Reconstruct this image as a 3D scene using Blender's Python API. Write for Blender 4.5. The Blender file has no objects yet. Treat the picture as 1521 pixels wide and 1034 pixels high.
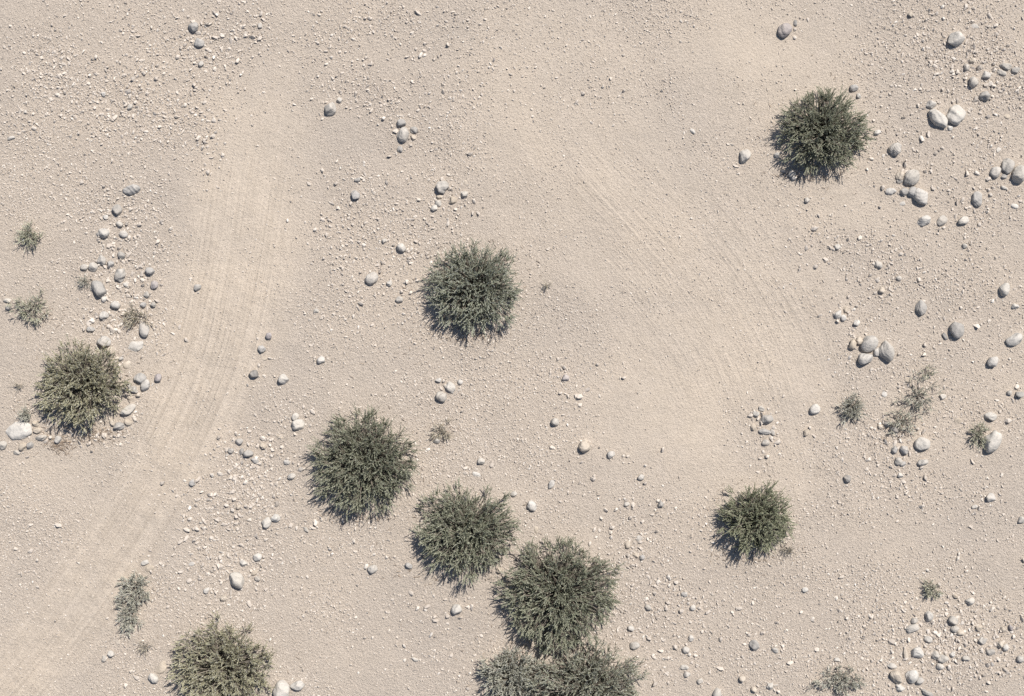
import bpy, math, random
import numpy as np
from mathutils import Vector

SC = bpy.context.scene
COL = SC.collection
PX = 75.0            # photograph pixels per metre on the ground
CAM_H = 30.0
rng = np.random.default_rng(7)

def P(px, py, h=0.0):
    """photo pixel -> ground metres (for something whose seen outline lies h metres up)"""
    k = (CAM_H - h) / CAM_H
    return (px - 760.5) / PX * k, (517.0 - py) / PX * k

# ------------------------------------------------------------------ helpers
def mesh_from(name, verts, faces, mat=None, smooth=False):
    """verts (n,3) array, faces (m,k) int array with k = 3 or 4"""
    me = bpy.data.meshes.new(name)
    v = np.ascontiguousarray(verts, dtype=np.float32); f = np.ascontiguousarray(faces, dtype=np.int32)
    me.vertices.add(len(v)); me.vertices.foreach_set('co', v.ravel())
    k = f.shape[1]
    me.loops.add(f.size); me.loops.foreach_set('vertex_index', f.ravel())
    me.polygons.add(len(f))
    me.polygons.foreach_set('loop_start', np.arange(0, f.size, k, dtype=np.int32))
    me.polygons.foreach_set('use_smooth', np.full(len(f), smooth, dtype=bool))
    me.update(calc_edges=True)
    if mat: me.materials.append(mat)
    return me

def link(name, me, parent=None, loc=(0, 0, 0)):
    o = bpy.data.objects.new(name, me); COL.objects.link(o)
    o.location = loc
    if parent: o.parent = parent
    return o

def tag(o, label, cat, group=None, kind=None):
    if label: o['label'] = label
    if cat: o['category'] = cat
    if group: o['group'] = group
    if kind: o['kind'] = kind

def vnoise(x, y, seed, n=7, f0=1.0, f1=3.0):
    """smooth random field about 0 with values roughly in -1..1"""
    r = np.random.default_rng(seed); s = np.zeros_like(x, dtype=float)
    for _ in range(n):
        a = r.uniform(0, 2*math.pi); f = r.uniform(f0, f1); p = r.uniform(0, 6.28)
        s += np.sin((x*math.cos(a) + y*math.sin(a))*f + p)
    return s / math.sqrt(n) / 1.2

def norm(a): return a / np.maximum(np.linalg.norm(a, axis=-1, keepdims=True), 1e-9)
def sstep(a, b, x):
    t = np.clip((x - a)/(b - a), 0, 1); return t*t*(3 - 2*t)

# ------------------------------------------------------------------ the plants (photo pixels)
# key: cx, cy, rx, ry, height m, clumps, shoots per clump, style
BUSHES = [
 ('dark', 1222,200, 71,66, 1.05, 'dense dark grey green bush alone near the top right corner'),
 ('grey',  700,432, 74,72, 1.05, 'round grey green bush standing alone near the middle of the ground'),
 ('olive', 117,578, 74,66, 1.00, 'olive grey bush at the far left ringed by white rocks'),
 ('dark',  537,693, 85,81, 1.15, 'wide dark bush with upright shoots, uppermost of the diagonal row of bushes'),
 ('dark',  688,795, 78,72, 1.05, 'dark green bush second from the top of the diagonal row of bushes'),
 ('dark',  828,889, 92,86, 1.20, 'largest dark bush, third from the top of the diagonal row of bushes'),
 ('olive', 326,1000,82,76, 1.10, 'olive bush cut by the bottom edge beside two white rocks, left of centre'),
 ('mix',   866,1034,92,80, 1.05, 'grey green bush cut by the bottom edge below the largest dark bush'),
 ('silver',757,1010, 52,46, 0.65, 'silvery grey bush at the bottom edge left of a larger green one'),
 ('green',1120,776, 57,58, 0.90, 'smaller dark green bush standing alone at the lower right'),
]

# ------------------------------------------------------------------ terrain
TRACK = [(395,60),(385,160),(365,300),(345,420),(318,530),(268,650),(205,760),(125,880),(45,985),(-60,1110)]
WASH  = [(800,60),(835,150),(890,235),(960,310),(1030,390),(1085,470),(1130,560),(1170,700)]

def poly_coords(x, y, pts):
    q = np.array([P(*p) for p in pts])
    e = np.vstack([2*q[0]-q[1], q, 2*q[-1]-q[-2]]); qq = []
    for i in range(len(q)-1):                        # Catmull-Rom through the points
        a, b, c, d = e[i:i+4]
        for t in np.arange(0, 1, 0.2):
            qq.append(0.5*(2*b + (c-a)*t + (2*a-5*b+4*c-d)*t*t + (3*b-a-3*c+d)*t**3))
    q = np.array(qq + [q[-1]]); best = np.full(x.shape, 1e9); sd = np.zeros(x.shape); al = np.zeros(x.shape)
    acc = 0.0
    for i in range(len(q)-1):
        a, b = q[i], q[i+1]; d = b-a; L = np.hypot(*d); d = d/L
        t0 = (x-a[0])*d[0] + (y-a[1])*d[1]; t = np.clip(t0, 0, L)
        dx, dy = x-a[0]-t*d[0], y-a[1]-t*d[1]; ds = np.hypot(dx, dy)
        s = np.sign(d[0]*dy - d[1]*dx)
        m = ds < best
        best = np.where(m, ds, best); sd = np.where(m, ds*s, sd); al = np.where(m, acc+t, al)
        acc += L
    return sd, al

def masks(x, y):
    px, py = x*PX + 760.5, 517 - y*PX
    w = 0.35*vnoise(x, y, 3, 6, 0.8, 2.2)
    sd1, al1 = poly_coords(x, y, TRACK)
    half1 = np.interp(py, [0,110,200,300,480,650,800,1034], [0.5,0.7,0.95,1.05,1.0,0.75,0.68,0.7])
    m1 = 1 - sstep(half1*0.45, half1*1.7, np.abs(sd1 + 0.3*w)) 
    m1 = m1*np.interp(py, [-40, 280], [0.0, 1.0])
    sd2, al2 = poly_coords(x, y, WASH)
    half2 = np.interp(py, [0,100,230,400,560,700], [0.6,1.2,1.6,1.7,1.3,0.4])
    m2 = 1 - sstep(half2*0.1, half2*2.0, np.abs(sd2 + 1.4*w))
    # sandy flats: centre right, top middle right, below the left bush
    def blob(cx, cy, rx, ry): return np.exp(-(((px-cx)/rx)**2 + ((py-cy)/ry)**2))
    fl = 0.7*blob(1120,80,150,90) + 0.55*blob(1100,330,150,90) + 0.5*blob(1050,640,120,110) + 0.6*blob(90,690,120,45) + 0.45*blob(950,560,120,120) + 0.5*blob(1250,300,90,50)
    sand = 0.92*np.clip(np.maximum(np.maximum(0.85*m1, 0.6*m2), fl + 0.25*w), 0, 1)
    near1 = np.abs(sd1) < np.abs(sd2)
    sd = np.where(near1, sd1, sd2 + 40); al = np.where(near1, al1, al2)
    streak = np.where(near1, m1*np.interp(py, [120,300,600], [0.1,0.75,1.25]), 0.5*m2*np.interp(py, [150,300], [0.1,1]))
    return sand, sd, al, streak

MOUNDS = [(*P(b[1], b[2]), 1.25*b[3]/PX, 0.09) for b in BUSHES]
def hgt(x, y):
    x = np.asarray(x, float); y = np.asarray(y, float)
    h = 0.016*vnoise(x, y, 11, 7, 0.5, 1.6) + 0.012*vnoise(x, y, 12, 9, 2.5, 6.0)
    for mx, my, r, a in MOUNDS:
        h = h + a*np.exp(-(((x-mx)**2 + (y-my)**2)/(r*r*0.55)))
    fade = np.clip(1 - (np.hypot(x/16, y/13) - 1)/2, 0, 1)
    return h*fade

# ------------------------------------------------------------------ materials
def new_mat(name):
    m = bpy.data.materials.new(name); m.use_nodes = True
    nt = m.node_tree; b = nt.nodes['Principled BSDF']
    return m, nt, b
def nd(nt, t, **kw):
    n = nt.nodes.new(t)
    for k, v in kw.items():
        if k in n.inputs: n.inputs[k].default_value = v
        else: setattr(n, k, v)
    return n
def mixc(nt, fac, a, b, blend='MIX'):
    n = nt.nodes.new('ShaderNodeMix'); n.data_type = 'RGBA'; n.blend_type = blend
    for i, v in ((0, fac), (6, a), (7, b)):
        if hasattr(v, 'is_linked'): nt.links.new(v, n.inputs[i])
        else: n.inputs[i].default_value = v if i == 0 else (*v, 1)
    return n.outputs[2]
def math_(nt, op, a, b=0.0):
    n = nt.nodes.new('ShaderNodeMath'); n.operation = op
    for i, v in ((0, a), (1, b)):
        if hasattr(v, 'is_linked'): nt.links.new(v, n.inputs[i])
        else: n.inputs[i].default_value = v
    return n.outputs[0]
def ramp(nt, fac, stops):
    n = nt.nodes.new('ShaderNodeMapRange'); n.inputs[1].default_value = stops[0]; n.inputs[2].default_value = stops[1]
    n.inputs[3].default_value = stops[2]; n.inputs[4].default_value = stops[3]; nt.links.new(fac, n.inputs[0]); return n.outputs[0]

SAND = (0.452, 0.388, 0.319); GRAV = (0.506, 0.438, 0.370)
def ground_material():
    m, nt, b = new_mat('desert_ground'); L = nt.links.new
    tc = nd(nt, 'ShaderNodeTexCoord').outputs['Object']
    at = lambda n: nd(nt, 'ShaderNodeAttribute', attribute_name=n).outputs['Fac']
    sand, sd, al, st = at('sand'), at('sd'), at('al'), at('streak')
    def noise(scale, detail=3, rough=0.6, vec=tc):
        n = nd(nt, 'ShaderNodeTexNoise', Scale=scale, Detail=detail, Roughness=rough); L(vec, n.inputs['Vector']); return n.outputs['Fac']
    def lines(across, along):
        cx = nd(nt, 'ShaderNodeCombineXYZ'); L(math_(nt, 'MULTIPLY', sd, across), cx.inputs[0]); L(math_(nt, 'MULTIPLY', al, along), cx.inputs[1])
        n = nd(nt, 'ShaderNodeTexNoise', Scale=1.0, Detail=1, Roughness=0.5); L(cx.outputs[0], n.inputs['Vector']); return n.outputs['Fac']
    streak = math_(nt, 'ADD', math_(nt, 'MULTIPLY', lines(4.5, 0.16), 0.35), math_(nt, 'MULTIPLY', lines(17.0, 0.22), 0.65))
    brk = noise(0.8, 3)
    st = math_(nt, 'MULTIPLY', st, ramp(nt, brk, (0.36, 0.62, 0.55, 1.2)))
    big, mid, fine, grain = noise(0.35, 4), noise(3.2, 4), noise(22, 3), noise(62, 2, 0.7)
    s2 = math_(nt, 'ADD', sand, ramp(nt, mid, (0.3, 0.7, -0.18, 0.18)))
    n = nt.nodes.new('ShaderNodeClamp'); L(s2, n.inputs[0])
    c = mixc(nt, n.outputs[0], GRAV, SAND)
    c = mixc(nt, 1.0, c, mixc(nt, ramp(nt, big, (0.3, 0.7, 0, 1)), (0.93, 0.935, 0.945), (1.05, 1.04, 1.02)), 'MULTIPLY')
    c = mixc(nt, 1.0, c, mixc(nt, ramp(nt, fine, (0.3, 0.7, 0, 1)), (0.92, 0.915, 0.91), (1.06, 1.06, 1.06)), 'MULTIPLY')
    gk = ramp(nt, grain, (0.28, 0.72, 0, 1))
    gamp = mixc(nt, gk, (0.78, 0.775, 0.77), (1.17, 1.17, 1.17))
    c = mixc(nt, ramp(nt, sand, (0, 1, 0.9, 0.45)), c, mixc(nt, 1.0, c, gamp, 'MULTIPLY'))
    sk = mixc(nt, ramp(nt, streak, (0.36, 0.64, 0, 1)), (0.90, 0.893, 0.885), (1.07, 1.07, 1.07))
    c = mixc(nt, st, c, mixc(nt, 1.0, c, sk, 'MULTIPLY'))
    L(c, b.inputs['Base Color']); b.inputs['Roughness'].default_value = 0.95; b.inputs['Specular IOR Level'].default_value = 0.15
    h = math_(nt, 'MULTIPLY', grain, ramp(nt, sand, (0, 1, 0.038, 0.016)))
    h = math_(nt, 'ADD', h, math_(nt, 'MULTIPLY', fine, ramp(nt, sand, (0, 1, 0.036, 0.015))))
    h = math_(nt, 'ADD', h, math_(nt, 'MULTIPLY', math_(nt, 'MULTIPLY', streak, st), 0.062))
    h = math_(nt, 'ADD', h, math_(nt, 'MULTIPLY', mid, 0.03))
    bp = nd(nt, 'ShaderNodeBump', Strength=1.0, Distance=1.0); L(h, bp.inputs['Height']); L(bp.outputs[0], b.inputs['Normal'])
    return m

def stone_material(name, col, var=0.10, scale=1.0):
    m, nt, b = new_mat(name); L = nt.links.new
    tc = nd(nt, 'ShaderNodeTexCoord').outputs['Object']
    oi = nd(nt, 'ShaderNodeObjectInfo').outputs['Random']
    off = nd(nt, 'ShaderNodeVectorMath', operation='ADD'); L(tc, off.inputs[0])
    cx = nd(nt, 'ShaderNodeCombineXYZ'); L(math_(nt, 'MULTIPLY', oi, 37.0), cx.inputs[0]); L(cx.outputs[0], off.inputs[1])
    def noise(s, d=4, r=0.6):
        n = nd(nt, 'ShaderNodeTexNoise', Scale=s*scale, Detail=d, Roughness=r); L(off.outputs[0], n.inputs['Vector']); return n.outputs['Fac']
    a, g = noise(9), noise(55, 3, 0.7)
    c = mixc(nt, ramp(nt, a, (0.3, 0.7, 0, 1)), tuple(x*(1-1.6*var) for x in col), tuple(min(0.8, x*(1+var)) for x in col))
    c = mixc(nt, ramp(nt, oi, (0, 1, 0, 1)), c, mixc(nt, 1.0, c, (0.86, 0.84, 0.81), 'MULTIPLY'))
    dust = noise(4.5, 3, 0.65)
    c = mixc(nt, ramp(nt, dust, (0.5, 0.72, 0, 0.4)), c, (0.46, 0.40, 0.335))
    c = mixc(nt, 1.0, c, mixc(nt, ramp(nt, g, (0.3, 0.7, 0, 1)), (0.82, 0.82, 0.82), (1.1, 1.1, 1.1)), 'MULTIPLY')
    L(c, b.inputs['Base Color']); b.inputs['Roughness'].default_value = 0.9; b.inputs['Specular IOR Level'].default_value = 0.2
    h = math_(nt, 'ADD', math_(nt, 'MULTIPLY', a, 0.035), math_(nt, 'MULTIPLY', g, 0.008))
    bp = nd(nt, 'ShaderNodeBump', Strength=0.8, Distance=1.0); L(h, bp.inputs['Height']); L(bp.outputs[0], b.inputs['Normal'])
    return m

def island_material(name, cols, rough=0.7, spec=0.25, thin=0.0):
    """colour picked per leaf / pebble (mesh island)"""
    m, nt, b = new_mat(name); L = nt.links.new
    r = nd(nt, 'ShaderNodeNewGeometry').outputs['Random Per Island']
    cr = nt.nodes.new('ShaderNodeValToRGB'); el = cr.color_ramp.elements
    for i, (p, c) in enumerate(cols):
        e = el[i] if i < 2 else el.new(p)
        e.position = p; e.color = (*c, 1)
    L(r, cr.inputs[0]); L(cr.outputs[0], b.inputs['Base Color'])
    b.inputs['Roughness'].default_value = rough; b.inputs['Specular IOR Level'].default_value = spec
    if thin:                                        # light passing through thin leaves
        tr = nt.nodes.new('ShaderNodeBsdfTranslucent'); L(cr.outputs[0], tr.inputs[0])
        mx = nt.nodes.new('ShaderNodeMixShader'); mx.inputs[0].default_value = thin
        L(b.outputs[0], mx.inputs[1]); L(tr.outputs[0], mx.inputs[2]); L(mx.outputs[0], nt.nodes['Material Output'].inputs[0])
    return m

M_GROUND = ground_material()
STONE = {'w': stone_material('pale_stone', (0.515, 0.486, 0.446)), 'p': stone_material('light_grey_stone', (0.455, 0.428, 0.394)),
         'g': stone_material('grey_stone', (0.375, 0.357, 0.336)), 'd': stone_material('dark_stone', (0.265, 0.252, 0.238)),
         't': stone_material('tan_stone', (0.480, 0.420, 0.350)), 'm': stone_material('mauve_stone', (0.355, 0.325, 0.322))}
M_PEB = island_material('gravel_pebbles', [(0, (0.30,0.265,0.23)), (1, (0.59,0.545,0.49)), (0.06, (0.40,0.352,0.305)), (0.5, (0.475,0.42,0.365)), (0.9, (0.53,0.475,0.415))], 0.95, 0.15)
def leafmat(n, c, k=2.45):
    c = np.array(c)*np.array([1.0, 1.025, 0.94])
    return island_material(n, [(0, tuple(c*0.6*k)), (1, tuple(np.minimum(c*1.9*k, 0.6))), (0.35, tuple(c*0.85*k)), (0.75, tuple(c*1.2*k))], 0.6, 0.3, 0.28)
LEAF = {'dark': leafmat('dark_leaves', (0.146,0.148,0.117)), 'grey': leafmat('grey_green_leaves', (0.170,0.174,0.145)),
        'olive': leafmat('olive_leaves', (0.212,0.198,0.150)), 'green': leafmat('green_leaves', (0.142,0.145,0.107)),
        'mix': leafmat('dusty_leaves', (0.182,0.180,0.150)), 'silver': leafmat('silver_leaves', (0.225,0.218,0.198)),
        'wisp': leafmat('wispy_grey_leaves', (0.230,0.222,0.195)), 'pale': leafmat('pale_green_leaves', (0.215,0.210,0.170)), 'dry': leafmat('dry_leaves', (0.225,0.198,0.160))}
M_TWIG = island_material('twig_bark', [(0, (0.10,0.085,0.068)), (1, (0.24,0.21,0.175)), (0.5, (0.16,0.138,0.112))], 0.85, 0.2)
M_TWIGD = island_material('dead_twig_bark', [(0, (0.16,0.14,0.12)), (1, (0.44,0.40,0.345)), (0.5, (0.30,0.265,0.225))], 0.85, 0.2)

# ------------------------------------------------------------------ ground sheet
def axis(lo, hi, step, far):
    core = np.arange(lo, hi + step/2, step); out = []; s, v = step, hi
    while v < far: s *= 1.35; v += s; out.append(v)
    up = np.array(out); s, v, out = step, lo, []
    while v > -far: s *= 1.35; v -= s; out.append(v)
    return np.concatenate([np.array(out[::-1]), core, up])
# ------------------------------------------------------------------ stones
def ico(sub):
    t = (1+5**0.5)/2
    v = [(-1,t,0),(1,t,0),(-1,-t,0),(1,-t,0),(0,-1,t),(0,1,t),(0,-1,-t),(0,1,-t),(t,0,-1),(t,0,1),(-t,0,-1),(-t,0,1)]
    f = [(0,11,5),(0,5,1),(0,1,7),(0,7,10),(0,10,11),(1,5,9),(5,11,4),(11,10,2),(10,7,6),(7,1,8),(3,9,4),(3,4,2),(3,2,6),(3,6,8),(3,8,9),(4,9,5),(2,4,11),(6,2,10),(8,6,7),(9,8,1)]
    v = [np.array(p)/np.linalg.norm(p) for p in v]
    for _ in range(sub):
        c, nf = {}, []
        def mid(a, b):
            k = (min(a,b), max(a,b))
            if k not in c:
                p = v[a]+v[b]; v.append(p/np.linalg.norm(p)); c[k] = len(v)-1
            return c[k]
        for a, b, d in f:
            ab, bd, da = mid(a,b), mid(b,d), mid(d,a)
            nf += [(a,ab,da),(b,bd,ab),(d,da,bd),(ab,bd,da)]
        f = nf
    return np.array(v), np.array(f, dtype=np.int32)
ICO = [ico(i) for i in range(5)]

def rock_radius(d, r, angular):
    n = norm(r.normal(size=(14 if not angular else 9, 3)))
    hh = r.uniform(0.70, 1.02, len(n)) if not angular else r.uniform(0.58, 0.95, len(n))
    dn = d @ n.T
    q = np.where(dn > 0.05, hh/np.maximum(dn, 0.05), 9.0)
    q = np.concatenate([q, np.full((len(d), 1), 1.04)], 1)
    k = 13.0 if not angular else 26.0
    rad = -np.log(np.exp(-k*q).sum(1))/k            # soft minimum: rounded facets
    for f, a in ((2.0, 0.06), (4.5, 0.032), (9.0, 0.014)):
        w = r.normal(size=3)*f; rad = rad + a*np.sin(d @ w + r.uniform(0, 6.28))
    return rad

TILE = {r+str(i+1): (x, y) for r, y in zip('ABCD', (0, 260, 500, 754)) for i, x in enumerate((0, 380, 760, 1121))}
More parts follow.
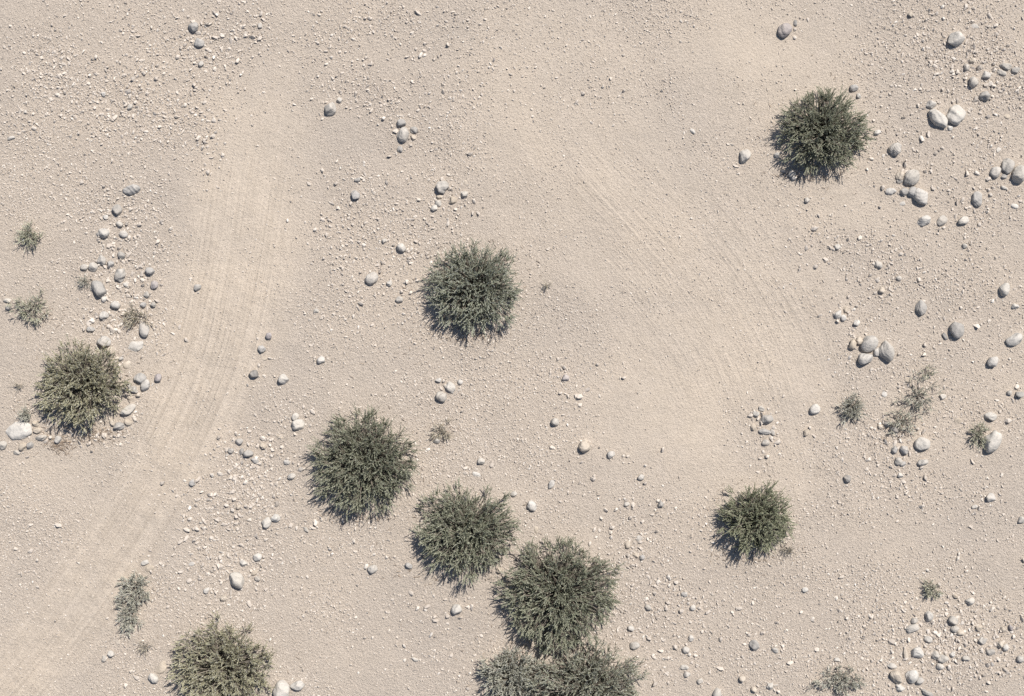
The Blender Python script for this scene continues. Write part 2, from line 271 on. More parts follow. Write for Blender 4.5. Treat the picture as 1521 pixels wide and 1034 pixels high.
# cluster phrase | stones: tile zx zy length width angle tone[shape]   (angular a, flat f); tone d inside the sparse grey plant is shade painted onto stones
CLUSTERS = '''
the dark stone group at the top left
A1 1062 145 64 56 30 g; A1 1090 232 60 56 30 g; A1 1100 350 36 34 20 p; A1 1105 127 26 18 -60 d; A1 1147 132 40 16 0 g; A1 1032 270 24 22 0 p; A1 990 262 26 16 -20 d; A1 1100 165 22 18 0 p
the pebbles beside the top left stone group
A1 1425 142 28 34 80 p; A1 1345 190 28 26 0 p; A1 1385 206 32 24 20 p; A1 1180 70 26 18 0 t; A1 1133 75 20 14 20 t; A1 1298 210 22 20 0 p
the gravel in the top left corner
A1 340 320 28 20 80 p; A1 325 420 32 26 20 p; A1 350 405 22 18 60 t; A1 345 482 20 18 0 p; A1 312 518 24 18 0 p; A1 567 516 28 30 0 p; A1 295 292 24 14 0 t; A1 135 405 16 14 0 t
the pebble strip below the top left gravel
A1 712 588 34 36 0 p; A1 760 628 20 20 0 w; A1 632 640 26 28 0 p; A1 850 625 18 18 0 p; A1 60 758 52 24 10 pa; A1 192 708 26 18 10 p; A1 790 402 24 28 0 p; A1 865 360 28 18 10 p; A1 715 525 22 18 0 t; A1 752 532 20 18 0 t; A1 903 458 18 16 0 t
the stones around the upper left lone boulder
A2 405 598 72 86 62 p; A2 455 548 34 34 0 wa; A2 497 588 20 26 80 p; A2 366 650 22 20 0 p; A2 635 605 42 18 -60 p; A2 702 648 30 22 -20 p
the tight grey pile above the middle bush
A2 797 676 54 48 0 g; A2 808 738 66 86 85 p; A2 866 712 44 40 0 g; A2 790 815 34 38 0 g; A2 847 797 28 22 0 d; A2 768 715 26 24 0 g; A2 862 752 38 32 0 t; A2 735 856 24 28 60 p; A2 748 692 18 16 0 d
the open sand at the top middle
A2 1180 845 36 22 -45 p; A3 558 690 22 18 0 pf; A3 930 118 16 24 70 p; A3 993 720 40 24 -40 wa; A3 1000 146 18 14 0 w; A2 1240 520 30 16 -40 p
the pebbles above left of the middle bush
A2 557 986 36 28 20 g; B2 543 112 52 54 30 g; B2 523 152 26 22 30 p
the broken stone ring above the middle bush
B2 1020 68 82 70 25 p; B2 1065 74 20 26 70 d; B2 1005 122 38 28 10 t; B2 1000 155 42 38 20 w; B2 980 180 44 36 20 w; B2 1080 136 46 42 0 t; B2 1145 108 42 40 20 w; B2 1197 145 24 32 70 t; B2 1190 207 22 20 0 p; B2 1092 187 20 16 0 p; B2 1150 168 16 16 0 d; B2 1150 40 36 30 0 tf
the cluster at the middle bush's upper left
B2 797 400 52 54 0 w; B2 832 412 20 20 0 d; B2 748 422 18 14 0 d; B2 862 450 22 14 -40 d; B2 702 360 34 28 50 p; B2 597 262 26 18 10 w; B2 780 405 20 26 80 g
the boulder group left of the middle bush
B2 635 567 78 64 48 p; B2 732 592 30 40 85 w; B2 787 682 46 36 10 p; B2 655 652 20 16 0 p; B2 518 665 28 20 10 w; B2 575 705 30 20 50 p; B2 665 495 26 20 -60 p; B2 330 745 36 24 30 p
the pair left of the top right bush
A3 1280 856 64 84 65 w; A3 1228 912 22 30 80 g
the stones beneath the top right bush
A4 125 852 38 34 0 g; A4 205 948 44 54 80 p; A4 152 940 26 26 0 d; A4 212 978 32 28 0 g; B4 288 137 36 32 0 p
the brown boulder's group at the top right
A4 165 162 72 92 65 m; A4 218 208 22 28 80 p; A4 222 128 22 40 85 d; A4 858 80 36 30 0 t
the stones right of the top right bush
A4 545 484 50 38 5 g; A4 570 526 30 34 0 w; A4 672 727 46 30 25 w; A4 650 662 28 16 -20 p; A4 775 820 80 72 35 p; A4 915 757 28 24 0 w; A4 950 740 28 22 -10 w
the trail below the top white boulder
A4 1105 210 98 82 35 wa; A4 1285 85 36 22 -10 p; A4 1210 145 52 32 -10 pf; A4 1163 370 34 42 80 p; A4 1190 333 38 30 0 t; A4 1270 412 52 50 40 p; A4 1378 362 68 42 -5 p; A4 1358 398 60 30 -20 p; A4 1434 383 50 40 10 g; A4 1200 450 58 62 50 p; A4 1262 525 62 60 30 g; A4 1207 548 26 28 0 g; A4 1090 490 20 18 0 w; A4 1028 490 30 20 0 p
the white boulder pair at the upper right
A4 970 575 60 52 10 p; A4 1010 650 126 78 -42 w; A4 1108 632 98 110 60 w; A4 1068 702 38 28 -10 w; A4 1340 820 28 38 60 wf; A4 1312 845 24 20 0 w; A4 1385 635 40 32 0 tf
the boulder stack below the white pair
A4 862 974 84 112 62 p; A4 820 915 24 26 0 w; A4 800 965 48 56 60 t; A4 795 992 36 28 0 g; B4 914 114 84 112 120 p; B4 866 94 50 58 60 g; B4 820 92 54 46 -10 g; B4 745 88 66 40 -5 p; B4 702 68 34 24 -20 t; B4 808 155 42 28 0 wf
the stones at the upper right edge
A4 1322 945 68 62 30 p; A4 1385 910 72 84 60 p; A4 1366 965 38 32 0 g; A4 1448 955 82 92 70 w; B4 1222 130 62 90 95 g; B4 1422 172 50 40 -10 wf; B4 975 75 26 18 20 w; B4 1282 85 22 24 0 w; B4 1365 70 40 22 -30 p; B4 1160 186 18 14 0 d
the row of three below the boulder stack
B4 932 250 82 56 15 w; B4 1030 250 66 50 50 p; B4 1145 250 64 46 20 w; B4 1152 388 30 32 0 w; B4 1233 272 24 32 70 w; B4 1035 290 26 18 30 p
the scatter under the top right bush
B4 323 295 30 26 20 w; B4 283 398 26 30 80 w; B4 455 392 36 34 20 w; B4 415 398 26 26 0 t; B4 437 405 18 24 80 d; B4 633 380 22 18 0 t; B4 678 493 52 42 -25 p; B4 633 550 26 24 0 w; B4 735 505 24 20 0 p; B4 790 565 36 28 -10 w; B4 900 572 26 22 0 p; B4 700 632 40 38 30 t; B4 720 618 18 24 -50 d; B4 515 670 28 24 20 w; B4 330 503 28 20 -20 w; B4 192 352 22 16 0 p; B4 823 438 16 16 0 p
the crumbled white rock above the boulder heap
B4 458 765 42 56 60 wa; B4 500 742 36 44 70 ta; B4 487 782 34 38 40 wa; B4 518 766 20 22 0 da; B4 456 800 26 22 20 da; B4 560 812 42 36 20 w; B4 435 765 20 22 0 da
the big boulder heap right of centre
C4 540 42 44 54 70 ta; C4 575 22 40 40 0 t; C4 628 38 92 86 40 p; C4 670 84 60 48 15 p; C4 722 78 88 126 100 p; C4 606 122 80 72 30 p; C4 648 182 20 14 -40 g
the right hand scatter beyond the boulder heap
B4 1372 628 74 64 40 w; B4 1430 720 46 34 -5 w; B4 913 725 60 88 98 g; B4 1115 848 86 98 75 g; B4 1045 885 22 46 -60 d; B4 1430 905 96 64 35 p; C4 1308 140 68 56 50 p; C4 1400 310 32 30 20 p; C4 1458 318 42 40 20 g; C4 1440 275 34 18 -50 g
the pale rocks left of the grey shrub
C4 332 402 60 68 60 w; C4 282 525 44 36 60 t; C4 303 503 24 20 0 t
the pile above the lower right bush
C4 70 455 70 60 20 g; C4 55 522 72 34 -8 g; C4 100 525 28 40 -70 p; C4 60 582 46 34 0 p; C4 122 580 30 24 -30 p; C4 45 632 28 18 40 w; C4 66 656 32 24 10 w; C4 30 668 26 20 -30 p; C4 35 395 42 28 -20 w; C4 10 422 40 36 0 p; C3 1310 432 30 22 10 g; C3 1340 432 22 20 0 g; C3 1325 500 32 40 60 t
the stones inside the sparse grey plant
C4 840 238 40 38 0 tf; C4 790 275 24 32 -60 p; C4 712 320 34 36 -50 wf; C4 1033 332 40 34 -10 w; C4 728 482 42 40 20 d; C4 765 510 54 42 -30 d; C4 890 508 24 28 -50 g; C4 928 520 24 30 -50 g; C4 690 495 26 34 -50 t
the stones beneath the sparse grey plant
C4 924 592 92 82 5 w; C4 822 620 50 50 0 g; C4 770 620 38 46 80 g; C4 788 683 48 44 0 p; C4 812 697 36 34 0 g; C4 922 688 60 44 0 p; C4 797 762 38 28 -30 wa; C4 812 795 26 24 0 wa; C4 862 788 24 20 0 p; C4 770 585 24 30 60 p; C4 505 780 46 48 60 d; C4 850 640 22 20 0 p
the half shaded boulder's group at far right
C4 1295 440 72 52 -5 w; C4 1300 574 104 132 62 w; C4 1118 462 42 38 0 tf; C4 1295 888 54 62 65 p; C4 1208 935 36 26 20 w; C4 1205 965 24 18 0 p; C4 1466 1006 44 40 30 p; C4 1385 462 32 26 0 tf
the upper part of the left trail
B1 722 84 100 52 18 g; B1 640 190 58 58 30 g; B1 578 230 34 30 10 w; B1 722 188 28 18 10 p; B1 655 270 46 34 -20 p; B1 697 268 26 30 60 d; B1 567 318 68 58 15 p; B1 680 323 54 42 5 p; B1 542 358 26 24 20 p; B1 615 392 26 26 0 w; B1 738 135 28 16 20 t; B1 540 325 26 34 70 g
the middle part of the left trail
B1 663 442 50 46 10 g; B1 608 490 46 42 10 g; B1 555 468 52 66 -70 p; B1 512 505 50 54 60 p; B1 462 508 46 40 15 p; B1 657 545 64 90 88 p; B1 692 602 36 26 -10 w; B1 545 622 72 94 -58 g; B1 508 618 32 38 80 w; B1 570 680 40 38 10 w; B1 635 712 58 54 20 p; B1 570 772 54 50 10 p
the right side of the left trail
B1 825 528 60 46 -5 g; B1 848 603 42 50 80 m; B1 807 655 34 38 60 p; B1 783 608 26 22 0 p; B1 760 508 24 16 -20 p; B1 778 540 32 24 0 p; B1 780 574 32 18 -10 t; B1 840 710 34 34 0 p; B1 783 712 42 34 0 g; B1 792 848 60 88 98 g; B1 783 495 14 24 80 d
the rocks just above the far left bush
B1 572 920 82 72 -20 p; B1 745 936 112 74 5 wf; B1 612 965 44 50 0 t; B1 500 848 50 34 -15 g; B1 488 808 30 24 0 p; B1 462 850 20 32 -60 g; B1 570 845 26 20 0 t; B1 605 830 30 18 0 t; B1 658 855 26 20 0 d; C1 700 152 46 56 60 tf; C1 665 122 32 28 0 p
the pair beside the straggly left shrub
B1 42 690 46 30 10 w; B1 45 728 36 36 0 p
the single stones along the dirt track
B1 1080 614 50 42 35 g; B1 1435 953 48 44 15 g; B2 72 883 40 42 40 m; B1 1447 1005 40 24 -20 tf; C1 1390 210 56 54 0 d; C1 1420 155 24 20 0 d; C1 1360 268 20 20 0 p; B1 1025 905 26 24 0 wf; C1 1055 802 44 40 15 g
the rocks right of far left bush
C1 770 230 68 58 15 g; C1 797 268 64 56 30 p; C1 735 290 44 52 -60 p; C1 712 268 28 48 85 p; C1 760 318 32 28 20 t; C1 868 225 44 52 80 m; C1 700 404 104 50 34 w; C1 655 490 68 44 10 g; C1 700 470 50 42 10 t; C1 620 470 38 40 0 t; C1 740 450 26 32 40 t; C1 715 345 40 34 20 tf
the rocks lower left of far left bush
C1 100 525 158 118 22 wf; C1 10 595 50 52 60 p; C1 90 636 42 28 -15 p; C1 122 605 52 44 30 t; C1 165 595 40 46 60 g; C1 205 515 46 34 15 t; C1 225 556 66 36 10 p; C1 318 564 46 42 20 p; C1 195 480 40 34 0 t
the grey stones right of the dirt track
C1 1312 577 44 36 0 g; C1 1265 625 38 36 20 g; C1 1360 645 60 44 10 g; C1 1325 630 26 36 70 d; C1 1442 600 36 36 0 t; C1 1400 680 54 32 -20 g; C1 1355 930 28 28 0 t; C1 1310 935 26 34 70 t; C1 1285 890 26 30 70 d; C1 1200 552 30 22 0 t; C1 1105 1020 22 20 0 w
the white pair above the bush row
C2 218 440 40 46 50 w; C2 230 485 78 64 10 w; C2 313 412 26 28 0 w; C2 262 380 26 18 -10 w; C2 170 690 38 30 0 p; C2 195 767 48 38 10 p; C2 130 545 48 30 -20 tf; C2 45 605 32 26 0 w; C2 112 808 18 36 85 p; C2 120 920 26 32 60 p; C2 100 876 22 22 0 p; C2 160 495 22 16 0 d
the sand below the middle bush
C2 150 235 56 60 50 p; C2 357 130 48 42 25 p; C2 1067 282 54 74 108 w; C2 1018 330 68 68 30 p; C2 1000 240 38 28 10 w; C2 1015 282 26 24 0 d; C2 1032 247 26 20 0 g; C2 1122 248 34 32 30 p; C2 1132 315 26 14 -50 d; C2 1132 410 14 32 85 p
the dry tuft below the middle bush
C2 993 572 42 32 10 w; C2 945 620 20 22 0 t; C2 1045 450 20 22 0 t
the sand right of the diagonal bushes
C2 1235 685 42 40 20 w; C2 1210 755 48 32 -10 wf; C2 1297 705 28 28 0 t; C2 1415 863 42 28 10 w; C3 215 810 56 38 55 p; C3 112 928 66 54 -50 w; D3 132 118 26 44 85 tf; C3 268 905 26 22 0 p
the sand at right of centre
C3 295 228 44 42 20 m; C3 240 470 50 48 10 w; C3 395 605 76 70 10 t; C3 405 573 36 24 0 t; C3 545 648 48 42 20 p; C3 710 772 42 34 15 p; C3 350 325 18 24 70 p; C3 310 325 22 18 0 p; C3 632 920 36 26 10 w; C3 665 918 26 20 20 w; C3 815 920 40 46 70 g; C3 768 975 28 22 -50 w; C3 448 765 24 22 0 p
the pebbles left of the lower right bush
D3 552 108 28 28 0 w; D3 635 205 34 50 80 t; D3 700 170 40 38 0 pf; D3 680 262 36 28 -20 t; D3 718 272 34 30 20 g; D3 663 218 20 18 0 g; D3 800 410 24 24 0 g; D3 783 467 26 24 0 w; D3 665 422 22 20 0 w; D3 455 120 24 18 10 p
the stones right of largest dark bush
D3 675 755 58 50 20 p; D3 652 663 38 36 20 w; D3 748 714 30 26 30 w; D3 892 762 30 28 20 w; D3 983 717 34 36 20 w; D3 955 783 46 42 20 p; D3 976 806 24 22 0 t; D3 816 775 22 20 20 w; D3 840 828 30 14 0 p; D3 948 876 48 30 0 w; D3 962 915 40 36 20 p; D3 1035 950 40 34 20 w; D3 783 965 32 26 0 p; D3 890 698 18 16 0 p
the small stones below the pebbly patch
D3 995 548 32 36 50 w; D3 1024 550 26 26 0 g; D3 930 570 24 32 80 g; D3 848 557 30 24 10 t; D3 750 548 38 34 0 p; D3 948 476 42 32 10 p; D3 940 510 20 18 0 t; D3 1025 515 20 18 0 p; D3 1245 552 26 30 50 p
the bottom edge right of centre
D3 1332 758 52 68 -62 g; D3 1375 690 26 26 30 w; D4 112 780 44 32 -25 p; D3 1300 698 22 20 0 w; D3 1130 1018 60 54 30 w; D3 1418 978 32 42 60 w; D3 1330 1000 32 40 30 t; D3 1265 940 38 38 0 t; D4 38 690 26 24 30 w; D4 192 850 24 30 70 w; D4 220 845 20 18 0 m; D4 85 982 32 38 60 w; D4 152 757 22 28 60 p
the sand near the lower right tuft
D4 1185 513 56 44 10 w; D4 1100 488 36 26 0 t; D4 275 450 34 28 10 w; D4 450 835 38 26 0 w; D4 945 340 24 20 -30 w
the upper half of bottom right field
D4 958 595 52 56 60 p; D4 960 630 30 18 0 p; D4 878 622 44 40 20 p; D4 867 662 78 46 18 p; D4 1092 620 54 52 0 p; D4 1098 665 50 44 -20 p; D4 1130 688 46 38 -10 t; D4 952 725 46 42 10 w; D4 990 683 26 28 0 t; D4 1250 730 46 44 20 p; D4 1230 662 34 38 60 t; D4 1195 635 30 24 -30 t; D4 1408 662 26 42 -70 m; D4 1365 672 28 40 -60 t; D4 1465 610 30 28 0 p
the lower half of bottom right field
D4 890 795 86 66 -35 w; D4 828 800 28 84 98 t; D4 994 812 44 48 60 w; D4 1032 830 60 48 -15 p; D4 1015 872 52 38 -15 w; D4 1160 827 46 36 -15 p; D4 1085 805 32 34 0 p; D4 1297 790 58 44 -10 g; D4 1350 755 42 48 50 t; D4 1378 768 40 44 60 w; D4 1457 830 42 44 40 p; D4 862 925 74 80 80 w; D4 908 955 56 48 20 g; D4 775 932 80 74 -30 t; D4 752 870 60 36 -10 p; D4 800 990 58 42 -15 w; D4 950 1018 74 32 -25 g; D4 1017 948 30 24 0 p; D4 1340 905 26 24 0 t
the white flat rock group at lower left
D1 1300 400 106 80 -42 w; D1 1335 305 46 36 5 w; D1 1410 272 52 46 25 w; D1 1446 272 36 20 5 w; D1 1412 388 34 34 0 p; D1 1392 358 46 28 15 t; D1 1462 445 28 26 10 w; D1 1135 455 38 34 10 w; D1 1185 458 32 22 20 p; D1 1215 410 28 22 0 p; D1 1268 462 24 24 0 w; D1 1230 495 42 32 10 t; D1 1050 310 38 28 0 pf
the pebbles beside the long silvery plant
D1 798 302 54 30 18 w; D1 815 330 60 44 20 tf; D1 605 805 44 40 20 w; D1 570 830 30 40 60 p; D1 750 930 26 26 0 w; D1 722 893 20 24 70 p; D1 590 605 26 16 30 p; D1 645 738 40 26 20 tf
the stones beside the bottom olive bush
D1 845 932 66 52 -60 w; D1 885 872 84 66 40 tf; D1 692 975 34 24 -30 t; D2 145 1002 98 96 70 w; D2 232 972 88 60 12 w
the white pair left of diagonal bushes
D2 108 58 54 46 5 w; D2 58 82 52 66 62 w; D2 333 78 34 24 20 w; D2 275 120 40 22 -50 p; D2 195 95 30 22 -20 p; D2 90 212 26 14 -30 p
the sand left of the silvery bottom bush
D2 640 338 58 46 28 p; D2 840 318 46 34 -35 g; D2 1102 558 64 58 18 w; D2 1122 604 24 26 0 g; D2 1183 545 26 26 20 w; D2 930 562 18 26 80 p; D2 982 597 20 28 70 p; D2 1050 595 22 30 -50 d; D2 872 834 44 22 -20 w; D2 1258 838 34 40 30 tf; D2 1333 345 38 32 0 t; D2 1165 992 20 28 80 p; D2 835 860 16 24 60 d
'''
def parse():
    out, lines = [], [l for l in CLUSTERS.strip().split('\n') if l.strip()]
    for ph, body in zip(lines[0::2], lines[1::2]):
        for e in body.split(';'):
            t, zx, zy, L, W, an, code = e.split()
            zx, zy, L, W, an = map(float, (zx, zy, L, W, an)); k = 400/1477.0
            if ph == 'the big boulder heap right of centre': L *= 1.04; W *= 1.04
            if W > L: L, W = W, L; an = an if abs(an) > 45 else an + 90
            out.append(dict(ph=ph, px=TILE[t][0]+zx*k, py=TILE[t][1]+zy*k, L=L*k, W=W*k, an=an, tone=code[0], shape=code[1:]))
    return out
STONES = parse()
STONES.sort(key=lambda s: -s['L']*s['W'])
SOLO, REST = STONES[:300], STONES[300:]

TONE = {'w': 'white', 'p': 'pale grey', 'g': 'grey', 'd': 'dark grey', 't': 'tan', 'm': 'brownish grey'}
ORD = ['', 'second', 'third', 'fourth', 'fifth', 'sixth', 'seventh', 'eighth', 'ninth', 'tenth', 'eleventh', 'twelfth', 'thirteenth', 'fourteenth', 'fifteenth', 'sixteenth', 'seventeenth']
def words(s):
    sz = 'big' if s['L'] > 22 else 'middling' if s['L'] > 13.5 else 'small'
    asp = s['L']/s['W']
    sh = 'flat' if 'f' in s['shape'] else 'angular' if 'a' in s['shape'] else 'round' if asp < 1.2 else 'oval' if asp < 1.6 else 'long'
    return f"{sz} {TONE[s['tone']]} {sh}"
def label_stones():
    by = {}
    for s in SOLO: by.setdefault(s['ph'], []).append(s)
    for ph, ss in by.items():
        ss.sort(key=lambda s: s['py'])
        n = len(ss)
        for i, s in enumerate(ss):
            same = [q for q in ss if words(q) == words(s)]
            if n == 1: pos = ''
            elif i == 0: pos = ', topmost'
            elif i == n-1: pos = ', lowest'
            elif s is max(ss, key=lambda q: q['px']): pos = ', rightmost'
            elif s is min(ss, key=lambda q: q['px']): pos = ', leftmost'
            elif len(same) == 1: pos = ''
            elif i <= (n-1)/2: pos = f', {ORD[i]} from top'
            else: pos = f', {ORD[n-1-i]} from bottom'
            s['label'] = f"{words(s)} stone{pos} {'of' if ' from ' in pos else 'in'} {ph}"
label_stones()

for i, s in enumerate(SOLO):
    s['x'], s['y'] = P(s['px'], s['py'])
    r = np.random.default_rng(int(s['px']*977 + s['py']*13))
    a, b = s['L']/PX/2, s['W']/PX/2
    ang, flat = 'a' in s['shape'] or (s['L'] < 25 and r.random() < 0.25), 'f' in s['shape']
    c = b*(r.uniform(0.40, 0.5) if flat else r.uniform(0.92, 1.2))
    v, f = ICO[4 if s['L'] > 20 else 3 if s['L'] > 9 else 2]
    rad = rock_radius(v, r, ang)
    q = v*rad[:, None]
    q[:, :2] /= np.abs(q[:, :2]).max(0)
    q = q*np.array([a, b, c]) 
    t = math.radians(s['an']); R = np.array([[math.cos(t), -math.sin(t), 0], [math.sin(t), math.cos(t), 0], [0, 0, 1]])
    x, y = P(s['px'], s['py'], c*0.5)
    tl = r.normal(0, 0.16, 2); T = np.array([[1, 0, tl[0]], [0, 1, tl[1]], [-tl[0], -tl[1], 1]])
    q = q @ T.T @ R.T
    me = mesh_from('stone', q, f, STONE[s['tone']], True)
    o = link('stone', me, loc=(x, y, float(hgt(x, y)) + c*(0.30 if not flat else 0.08)))
    tag(o, s['label'], 'stone', 'stones scattered over the sand')

gx, gy = axis(-12.6, 12.6, 0.045, 600), axis(-9.2, 9.2, 0.045, 600)
X, Y = np.meshgrid(gx, gy)
Z = hgt(X, Y)
for q in SOLO:                                       # sand banked against the stones
    r_ = (q['L']*q['W'])**0.5/PX/2*1.25
    i0, i1 = np.searchsorted(gx, [q['x']-3*r_, q['x']+3*r_]); j0, j1 = np.searchsorted(gy, [q['y']-3*r_, q['y']+3*r_])
    d2 = (X[j0:j1, i0:i1]-q['x'])**2 + (Y[j0:j1, i0:i1]-q['y'])**2
    Z[j0:j1, i0:i1] += 0.13*r_*np.exp(-d2/(r_*r_))
nx, ny = len(gx), len(gy)
idx = np.arange(nx*ny).reshape(ny, nx)
F = np.stack([idx[:-1,:-1], idx[:-1,1:], idx[1:,1:], idx[1:,:-1]], -1).reshape(-1, 4)
me = mesh_from('ground', np.stack([X, Y, Z], -1).reshape(-1, 3), F, M_GROUND, True)
for nme, arr in zip(('sand', 'sd', 'al', 'streak'), masks(X, Y)):
    a = me.attributes.new(nme, 'FLOAT', 'POINT'); a.data.foreach_set('value', arr.astype(np.float32).ravel())
g = link('ground', me); tag(g, 'pale sandy desert ground with faint vehicle tracks', 'ground', kind='structure')

# ------------------------------------------------------------------ gravel: one uncountable mass
def gravel():
    W, H = 12.3, 8.9
    pts, rad = [], []
    n = 330000
    x, y = rng.uniform(-W, W, n), rng.uniform(-H, H, n)
    sand, _, _, _ = masks(x, y)
    cl = vnoise(x, y, 21, 9, 2.0, 7.0); cl2 = vnoise(x, y, 22, 7, 0.5, 1.5)
    qx, qy = x*PX + 760.5, 517 - y*PX
    co = np.zeros(n)
    for cx, cy, rx, ry, a in [(200,120,260,110,0.8),(330,190,60,90,0.6),(600,80,230,120,0.6),(350,760,110,130,1.0),(1410,960,140,90,0.9),(560,380,130,120,0.6),(1430,110,110,120,0.9),(1330,680,110,80,0.5),(1290,390,130,70,0.5),(960,860,120,110,0.6),(190,400,70,130,0.7),(560,900,150,90,0.4)]:
        co = np.maximum(co, a*np.exp(-(((qx-cx)/rx)**2 + ((qy-cy)/ry)**2)))
    cl = cl*0.8 + 1.0*co - 0.2
    keep = rng.random(n) < np.clip((1 - 0.86*sand)*(0.52 + 0.36*cl + 0.30*cl2), 0.05, 1)
    x, y, sand = x[keep], y[keep], sand[keep]
    r = np.minimum(np.where(rng.random(len(x)) < 0.5 + 0.4*cl[keep], 0.0095, 0.0078)*(1 - rng.random(len(x)))**(-1/3.2), 0.022 + 0.016*co[keep])*(1 - 0.3*sand)*(1 + 0.18*co[keep])
    pts.append(np.stack([x, y], 1)); rad.append(r)
    # coarse patches: px, py, rx, ry, count
    for cx, cy, rx, ry, k in [(350,80,70,50,70),(90,110,60,30,40),(220,140,100,45,130),(310,215,22,55,90),(590,70,120,70,120),(370,690,45,35,150),
        (320,755,60,55,190),(300,860,60,50,90),(590,370,70,70,120),(480,320,50,60,80),(1460,60,70,50,130),(1470,130,60,40,70),(1290,390,110,60,120),
        (1430,950,95,65,230),(935,810,45,45,90),(1000,930,80,70,150),(1345,700,60,55,100),(665,285,60,35,60),(190,370,55,130,120),(1140,640,28,45,70),
        (190,470,50,25,90),(500,830,80,50,60),(1180,920,90,60,70),(880,730,110,60,90),(1330,250,60,60,50),(1450,300,60,60,50),(600,950,120,50,110),
        (150,650,70,15,60),(880,120,60,40,40),(1420,480,80,60,60),(400,650,45,30,70),(850,560,90,60,50),(160,450,30,80,60),(1380,275,70,45,80),(1300,520,60,40,50),(1400,965,110,70,170),(1480,150,40,70,60),(190,390,50,100,90),(300,55,40,25,60),(380,40,30,25,30),(175,400,40,90,90),(145,475,20,45,40),(110,650,70,14,50),(1460,740,50,70,40),(60,830,60,80,60)]:
        q = np.stack([rng.normal(cx, rx*0.6, k), rng.normal(cy, ry*0.6, k)], 1)
        pts.append(np.stack([(q[:,0]-760.5)/PX, (517-q[:,1])/PX], 1))
        rad.append(np.minimum(0.0145*(1 - rng.random(k))**(-1/2.5), 0.050))
    for s in SOLO:                                   # rubble lying round the stones
        k = rng.poisson(3.4); R_ = s['L']/PX*0.5
        a, d = rng.uniform(0, 6.28, k), R_*rng.uniform(1.1, 3.0, k)
        pts.append(np.stack([s['x'] + d*np.cos(a), s['y'] + d*np.sin(a)], 1)); rad.append(np.minimum(0.014*(1 - rng.random(k))**(-1/2.5), 0.035))
    for s in REST:
        pts.append(np.array([P(s['px'], s['py'])])); rad.append(np.array([(s['L']*s['W'])**0.5/PX/2]))
    p, r = np.concatenate(pts), np.concatenate(rad)
    n = len(p)
    vb, fb = ICO[0]
    nv = len(vb)
    sc = np.stack([r*rng.uniform(0.85, 1.6, n), r*rng.uniform(0.6, 1.05, n), r*rng.uniform(0.55, 1.15, n)], 1)
    v = vb[None]*(1 + rng.normal(0, 0.21, (n, nv, 1))) * sc[:, None, :]
    th = rng.uniform(0, 2*math.pi, n); c, s = np.cos(th)[:, None], np.sin(th)[:, None]
    tx, ty = rng.normal(0, 0.4, (n, 1)), rng.normal(0, 0.4, (n, 1))
    zz = v[..., 2] + tx*v[..., 0] + ty*v[..., 1]
    X = v[..., 0]*c - v[..., 1]*s + p[:, :1]; Y = v[..., 0]*s + v[..., 1]*c + p[:, 1:]
    Zc = (hgt(p[:, 0], p[:, 1]) + 0.32*sc[:, 2])[:, None] + zz
    V = np.stack([X, Y, Zc], -1).reshape(-1, 3)
    Fc = (fb[None] + (np.arange(n)*nv)[:, None, None]).reshape(-1, 3)
    o = link('gravel', mesh_from('gravel', V, Fc, M_PEB, False))
    tag(o, 'fine pale gravel strewn thinly over the whole desert ground', 'gravel', kind='stuff')
    print('pebbles', n)
gravel()

# ------------------------------------------------------------------ plants
def tubes(paths, radii, sides=3):
    """paths (n,k,3), radii (n,k) -> verts, quads"""
    n, k, _ = paths.shape
    d = norm(np.gradient(paths, axis=1))
    up = np.where(np.abs(d[..., 2:3]) > 0.9, np.array([1.0, 0, 0]), np.array([0, 0, 1.0]))
    u = norm(np.cross(d, up)); w = np.cross(d, u)
    a = np.arange(sides)*2*math.pi/sides
    v = paths[:, :, None, :] + radii[:, :, None, None]*(u[:, :, None, :]*np.cos(a)[None, None, :, None] + w[:, :, None, :]*np.sin(a)[None, None, :, None])
    base = (np.arange(n)*k*sides)[:, None, None] + (np.arange(k-1)*sides)[None, :, None] + np.arange(sides)[None, None, :]
    nxt = (np.arange(n)*k*sides)[:, None, None] + (np.arange(k-1)*sides)[None, :, None] + ((np.arange(sides)+1) % sides)[None, None, :]
    f = np.stack([base, nxt, nxt+sides, base+sides], -1).reshape(-1, 4)
    return v.reshape(-1, 3), f

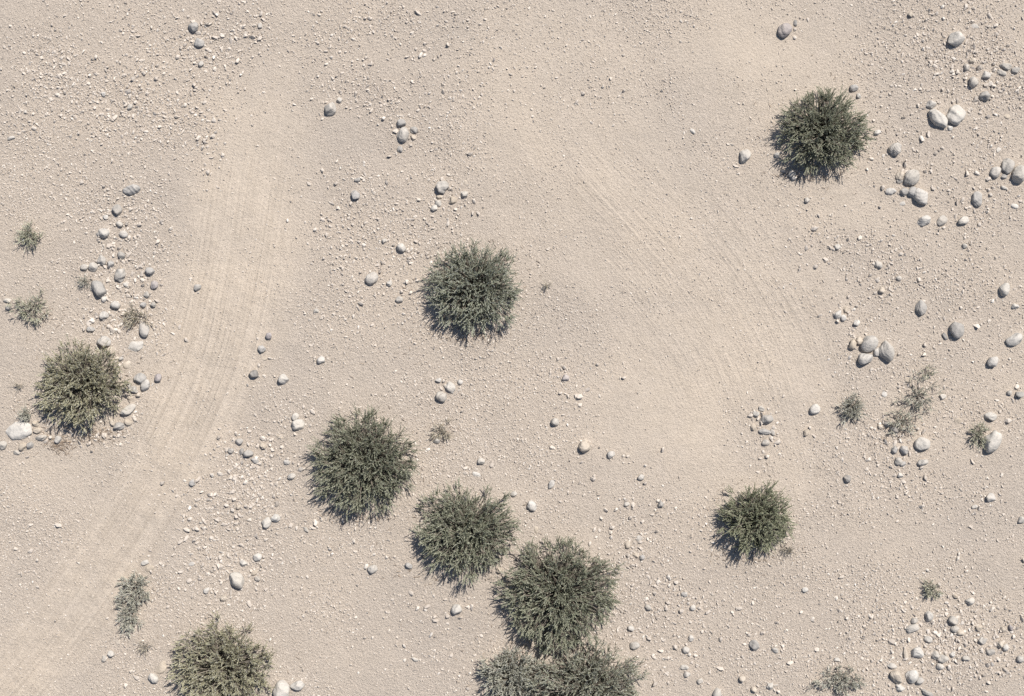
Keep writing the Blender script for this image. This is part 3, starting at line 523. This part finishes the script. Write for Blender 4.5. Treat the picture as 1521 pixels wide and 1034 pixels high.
def plant_geo(r, rx, ry, H, clumps, per, shoot, leaves, leaf_len, leaf_w, upb=0.35, inner=0.35, spread=0.55, lob=0.14, holes=0.0, dead=0.0):
    """returns stems (v,f) and leaves (v,f) about the plant's base"""
    k_ = np.arange(clumps)
    az = k_*2.399963 + r.normal(0, 0.22, clumps) + r.uniform(0, 6.28); sz = np.clip((k_ + 0.5)/clumps + r.normal(0, 0.04, clumps), 0, 1)**0.9
    ce = np.sqrt(np.clip(1 - sz**2, 0, 1))
    ph = r.uniform(0, 6.28, 6)
    rr = 1 + lob*(np.sin(3*az+ph[0])*0.5 + np.sin(5*az+ph[1])*0.6 + np.sin(8*az+ph[2])*0.5) + lob*0.4*np.sin(4*sz*3+ph[3]+2*az)
    D = np.stack([np.cos(az)*ce, np.sin(az)*ce, sz], 1)
    S = np.array([rx, ry, H])
    f = r.uniform(inner, 1.0, clumps)**0.6
    tipr = np.maximum(f*rr - shoot*0.75/((rx+ry)/2), 0.12)
    C = D*S*tipr[:, None]; C[:, 2] = np.maximum(C[:, 2], 0.04) + 0.03
    # branches root -> clump
    root = np.stack([r.normal(0, rx*0.06, clumps), r.normal(0, ry*0.06, clumps), np.full(clumps, -0.03)], 1)
    t = np.linspace(0, 1, 6)[None, :, None]
    mid = root*0.45 + C*0.55; mid[:, 2] += 0.12*H; mid += r.normal(0, 0.04*rx, mid.shape)
    br = root[:, None]*(1-t)**2 + 2*mid[:, None]*t*(1-t) + C[:, None]*t**2
    bv, bf = tubes(br, np.linspace(0.013, 0.006, 6)[None, :].repeat(clumps, 0)*r.uniform(0.7, 1.3, (clumps, 1))*min(1, H+0.25), 4)
    # shoots
    n = clumps*per; ci = np.repeat(np.arange(clumps), per)
    sd = norm(norm(D*np.array([1, 1, 0.9]))[ci] + np.array([0, 0, upb]) + spread*r.normal(size=(n, 3)))
    sd[:, 2] = np.where(sd[:, 2] < -0.05, -sd[:, 2]*0.4, sd[:, 2]); sd = norm(sd)
    Ls = shoot*r.uniform(0.55, 1.25, n)
    B = C[ci] + r.normal(0, 0.02, (n, 3)) - sd*Ls[:, None]*0.15
    B[:, 2] = np.maximum(B[:, 2], 0.02)
    curve = r.normal(0, 0.16, (n, 3)) + np.array([0, 0, 0.10])
    pt = lambda t: B[:, None] + sd[:, None]*(Ls[:, None]*t)[..., None] + curve[:, None]*(Ls[:, None]*t*t)[..., None]
    ts = np.linspace(0, 1, 4)[None].repeat(n, 0)
    sv, sf = tubes(pt(ts), np.array([0.0042, 0.0036, 0.0028, 0.0014])[None].repeat(n, 0)*r.uniform(0.8, 1.2, (n, 1)), 3)
    V, Fq = np.concatenate([bv, sv]), np.concatenate([bf, sf+len(bv)])
    # leaves in pairs along each shoot
    tl = np.linspace(0.18, 1.0, leaves)[None] + r.uniform(-0.03, 0.03, (n, leaves))
    pos = pt(np.clip(tl, 0, 1.02)); dirs = norm(sd[:, None] + 2*curve[:, None]*tl[..., None])
    ux = norm(np.cross(dirs, r.normal(size=(n, leaves, 3))))
    ld = norm(dirs*r.uniform(0.7, 1.2, (n, leaves, 1)) + ux*r.uniform(0.35, 0.75, (n, leaves, 1)) + np.array([0, 0, 0.12]))
    side = norm(np.cross(ld, np.array([0.25, 0.35, 1.0]) + 0.65*r.normal(size=dirs.shape))); nrm = np.cross(side, ld)
    ll = (leaf_len*r.uniform(0.6, 1.25, (n, leaves))*(1.1 - 0.45*tl))[..., None]; lw = leaf_w*r.uniform(0.7, 1.2, (n, leaves, 1))
    v0 = pos; v2 = pos + ld*ll; m = pos + ld*ll*0.48
    v1 = m + side*lw + nrm*lw*0.5; v3 = m - side*lw + nrm*lw*0.5
    alive = r.random(n) > dead + (0.10 if dead else 0)*(np.sin(2*az[ci]+ph[4]) > 0.8)      # some shoots are bare, more on one flank
    lv = np.stack([v0, v1, v2, v3], 2)[alive].reshape(-1, 4, 3)
    if holes > 0:
        kk = vnoise(lv[:, 0, 0]*3, lv[:, 0, 1]*3, int(r.integers(1e6)), 6, 2, 5) > holes - 1
        lv = lv[kk]
    lv[..., 2] = np.maximum(lv[..., 2], 0.004)
    lf = np.arange(len(lv)*4).reshape(-1, 4)
    return (V, Fq), (lv.reshape(-1, 3), lf)

def plant(name, cat, px, py, rx, ry, H, style, label, seed, group=None, twig=None, ang=0, **kw):
    r = np.random.default_rng(seed)
    x, y = P(px, py, 0.5*H)
    root = bpy.data.objects.new(name, None); COL.objects.link(root)
    root.location = (x, y, float(hgt(x, y))); root.rotation_euler = (0, 0, math.radians(ang)); root.empty_display_size = 0.2
    tag(root, label, cat, group)
    (sv, sf), (lv, lf) = plant_geo(r, rx/PX, ry/PX, H, **kw)
    link('stem', mesh_from('stem', sv, sf, twig or M_TWIG, False), root)
    link('foliage', mesh_from('foliage', lv, lf, LEAF[style], False), root)
    return root

for i, (st, px, py, rx, ry, H, lab) in enumerate(BUSHES):
    px += 3; py -= 5
    big = (rx*ry)/5000.0
    plant('desert_bush', 'bush', px, py, rx*1.05, ry*1.05, H*0.68, st, lab, 50+i, 'rounded desert bushes',
          clumps=int(430*big**0.85) + 40, per=5, shoot=(0.18, 0.20, 0.165, 0.22, 0.19, 0.18, 0.17, 0.19, 0.16, 0.18)[i], lob=(0.07, 0.05, 0.06, 0.04, 0.09, 0.06, 0.08, 0.10, 0.10, 0.08)[i], upb=(0.25, 0.35, 0.4, 0.65, 0.3, 0.35, 0.45, 0.3, 0.4, 0.3)[i], leaves=36, leaf_len=0.034, leaf_w=0.0056, spread=0.50, inner=0.22, dead=(0.05, 0.05, 0.10, 0.03, 0.05, 0.04, 0.10, 0.09, 0.12, 0.06)[i])

SMALL = dict(shoot=0.12, leaves=18, leaf_len=0.028, leaf_w=0.0056, lob=0.25, upb=0.5)
def small(cat, px, py, rx, ry, H, style, label, seed, clumps, per=5, name='desert_shrub', **kw):
    a = dict(SMALL); a.update(kw); H *= 0.75; rx *= 1.1; ry *= 1.1
    plant(name, cat, px, py, rx, ry, H, style, label, seed, 'small desert plants', M_TWIGD, clumps=int(clumps*1.5), per=per+1, **a)
small('shrub', 43,351, 22,19, 0.28, 'pale', 'small tufted grey green shrub by itself near the left edge', 201, 26)
small('shrub', 45,458, 33,26, 0.30, 'pale', 'straggly green shrub beside two pale stones at the left edge', 202, 24, per=5, spread=0.7)
small('shrub', 199,878, 27,33, 0.36, 'silver', 'silvery shrub below two stones beside the dirt track', 203, 44, lob=0.12)
small('shrub', 191,915, 19,31, 0.26, 'silver', 'narrow silvery shrub joined beneath a fuller one beside the dirt track', 204, 30, lob=0.15)
small('dry plant', 216,960, 15,11, 0.10, 'dry', 'thin faded grey tuft left of the olive bush at the bottom', 205, 9, per=3, leaves=6)
small('shrub', 1366,590, 30,36, 0.40, 'wisp', 'sparse tall grey green plant with an arching shoot at the right', 206, 26, per=3, spread=0.85, lob=0.4)
small('shrub', 1340,626, 28,25, 0.32, 'wisp', 'spreading grey plant growing over stones coloured dark for shade at the right', 207, 20, per=3, spread=0.85, lob=0.35)
small('shrub', 1378,553, 13,10, 0.22, 'pale', 'little open twig of plant below the big boulder heap', 208, 5, per=4)
small('shrub', 1267,606, 24,23, 0.32, 'silver', 'small round grey shrub left of the sparse grey plant', 209, 28)
small('shrub', 1454,646, 16,21, 0.26, 'pale', 'small green plant leaning on the half shaded boulder', 210, 16)
small('shrub', 1382,875, 17,16, 0.22, 'pale', 'tiny green tuft standing alone above the bottom right stone field', 211, 13)
small('dry plant', 1250,1011, 42,20, 0.26, 'silver', 'wide sparse dry grey plant at the bottom edge on the right', 212, 36, lob=0.35, spread=0.7)
small('dry plant', 656,641, 20,17, 0.13, 'dry', 'withered tan tuft below the middle bush', 214, 14, per=5, leaves=8, name='dry_tuft')
small('dry plant', 200,471, 26,15, 0.14, 'dry', 'dry tan brush among stones above the far left bush', 215, 18, per=5, leaves=9, name='dry_tuft')
small('dry plant', 126,418, 15,9, 0.16, 'silver', 'dry grey twigs beside a big stone of the left trail', 216, 8, per=5, leaves=6, name='dry_tuft')
small('sprig', 812,424, 10,7, 0.10, 'dry', 'tiny brown sprig on bare sand right of the middle bush', 217, 4, per=3, leaves=6, name='dry_sprig')
small('shrub', 40,616, 13,11, 0.2, 'silver', 'tiny grey tuft between the far left bush and a white rock', 218, 10)
small('sprig', 28,573, 7,7, 0.10, 'dry', 'tiny dry sprig left of the far left bush', 219, 4, per=3, leaves=5, name='dry_sprig')
small('dry plant', 1170,816, 22,8, 0.12, 'dry', 'bare dry twigs at the lower right foot of the lower right bush', 220, 10, per=3, leaves=3, name='dry_tuft')

# fallen leaves and twig bits under the left bush and in the lee of others: uncountable litter
def litter():
    P_, n_ = [], 0
    for cx, cy, rx, ry, k in [(88,660,24,12,170),(150,645,30,9,120),(700,500,40,8,50),(1200,262,45,8,50),(540,770,50,8,40),(60,470,30,12,40),(200,478,30,12,60),(655,645,18,14,30),(1345,640,30,14,50)] + [(b[1]-14, b[2]+b[4]*0.82, b[3]*0.8, 12, 60) for b in BUSHES] + [(b[1], b[2], b[3]*1.1, b[4]*1.1, 80) for b in BUSHES]:
        q = np.stack([rng.normal(cx, rx*0.6, k), rng.normal(cy, ry*0.6, k)], 1); P_.append(q)
    q = np.concatenate(P_); x, y = (q[:,0]-760.5)/PX, (517-q[:,1])/PX; n = len(x)
    th = rng.uniform(0, 6.28, n); L = rng.uniform(0.03, 0.10, n)
    a = np.stack([x, y, hgt(x, y)+0.012], 1); d = np.stack([np.cos(th)*L, np.sin(th)*L, rng.uniform(-0.005, 0.02, n)], 1)
    t = np.linspace(0, 1, 3)[None, :, None]
    pth = a[:, None] + d[:, None]*t; pth[:, 1] += rng.normal(0, 0.006, (n, 3))
    v, f = tubes(pth, np.array([0.005, 0.005, 0.003])[None].repeat(n, 0)*rng.uniform(0.6, 1.3, (n, 1)), 3)
    m = island_material('litter', [(0, (0.16,0.12,0.09)), (1, (0.42,0.34,0.26)), (0.5, (0.28,0.22,0.17))], 0.9, 0.1)
    tag(link('leaf_litter', mesh_from('leaf_litter', v, f, m)), 'brown fallen twigs and leaf litter gathered below the bushes', 'leaf litter', kind='stuff')
litter()

# ------------------------------------------------------------------ light, sky, camera
ELEV = math.radians(54); sx, sy = 0.56, 0.83
s = Vector((sx*math.cos(ELEV), sy*math.cos(ELEV), math.sin(ELEV))).normalized()
sun = bpy.data.lights.new('sun', 'SUN'); sun.energy = 4.0; sun.angle = math.radians(0.5); sun.color = (1.0, 0.955, 0.89)
so = bpy.data.objects.new('sun', sun); COL.objects.link(so); so.rotation_euler = s.to_track_quat('Z', 'Y').to_euler(); so.location = s*60

w = bpy.data.worlds.new('World'); SC.world = w; w.use_nodes = True
nt = w.node_tree; bg = nt.nodes['Background']
sky = nt.nodes.new('ShaderNodeTexSky'); sky.sky_type = 'NISHITA'; sky.sun_disc = False
sky.sun_elevation = ELEV; sky.sun_rotation = math.atan2(sx, sy); sky.altitude = 500; sky.dust_density = 1.0
nt.links.new(sky.outputs[0], bg.inputs[0]); bg.inputs[1].default_value = 0.06

cam = bpy.data.cameras.new('camera'); co = bpy.data.objects.new('camera', cam); COL.objects.link(co)
co.location = (0, 0, CAM_H); co.rotation_euler = (0, 0, 0)
cam.sensor_width = 36; cam.lens = 36*CAM_H/(1521/PX); cam.clip_end = 3000
SC.camera = co
SC.view_settings.view_transform = 'Standard'; SC.view_settings.look = 'None'; SC.view_settings.gamma = 1
SC.view_settings.exposure = 0.75
SC.cycles.use_denoising = False
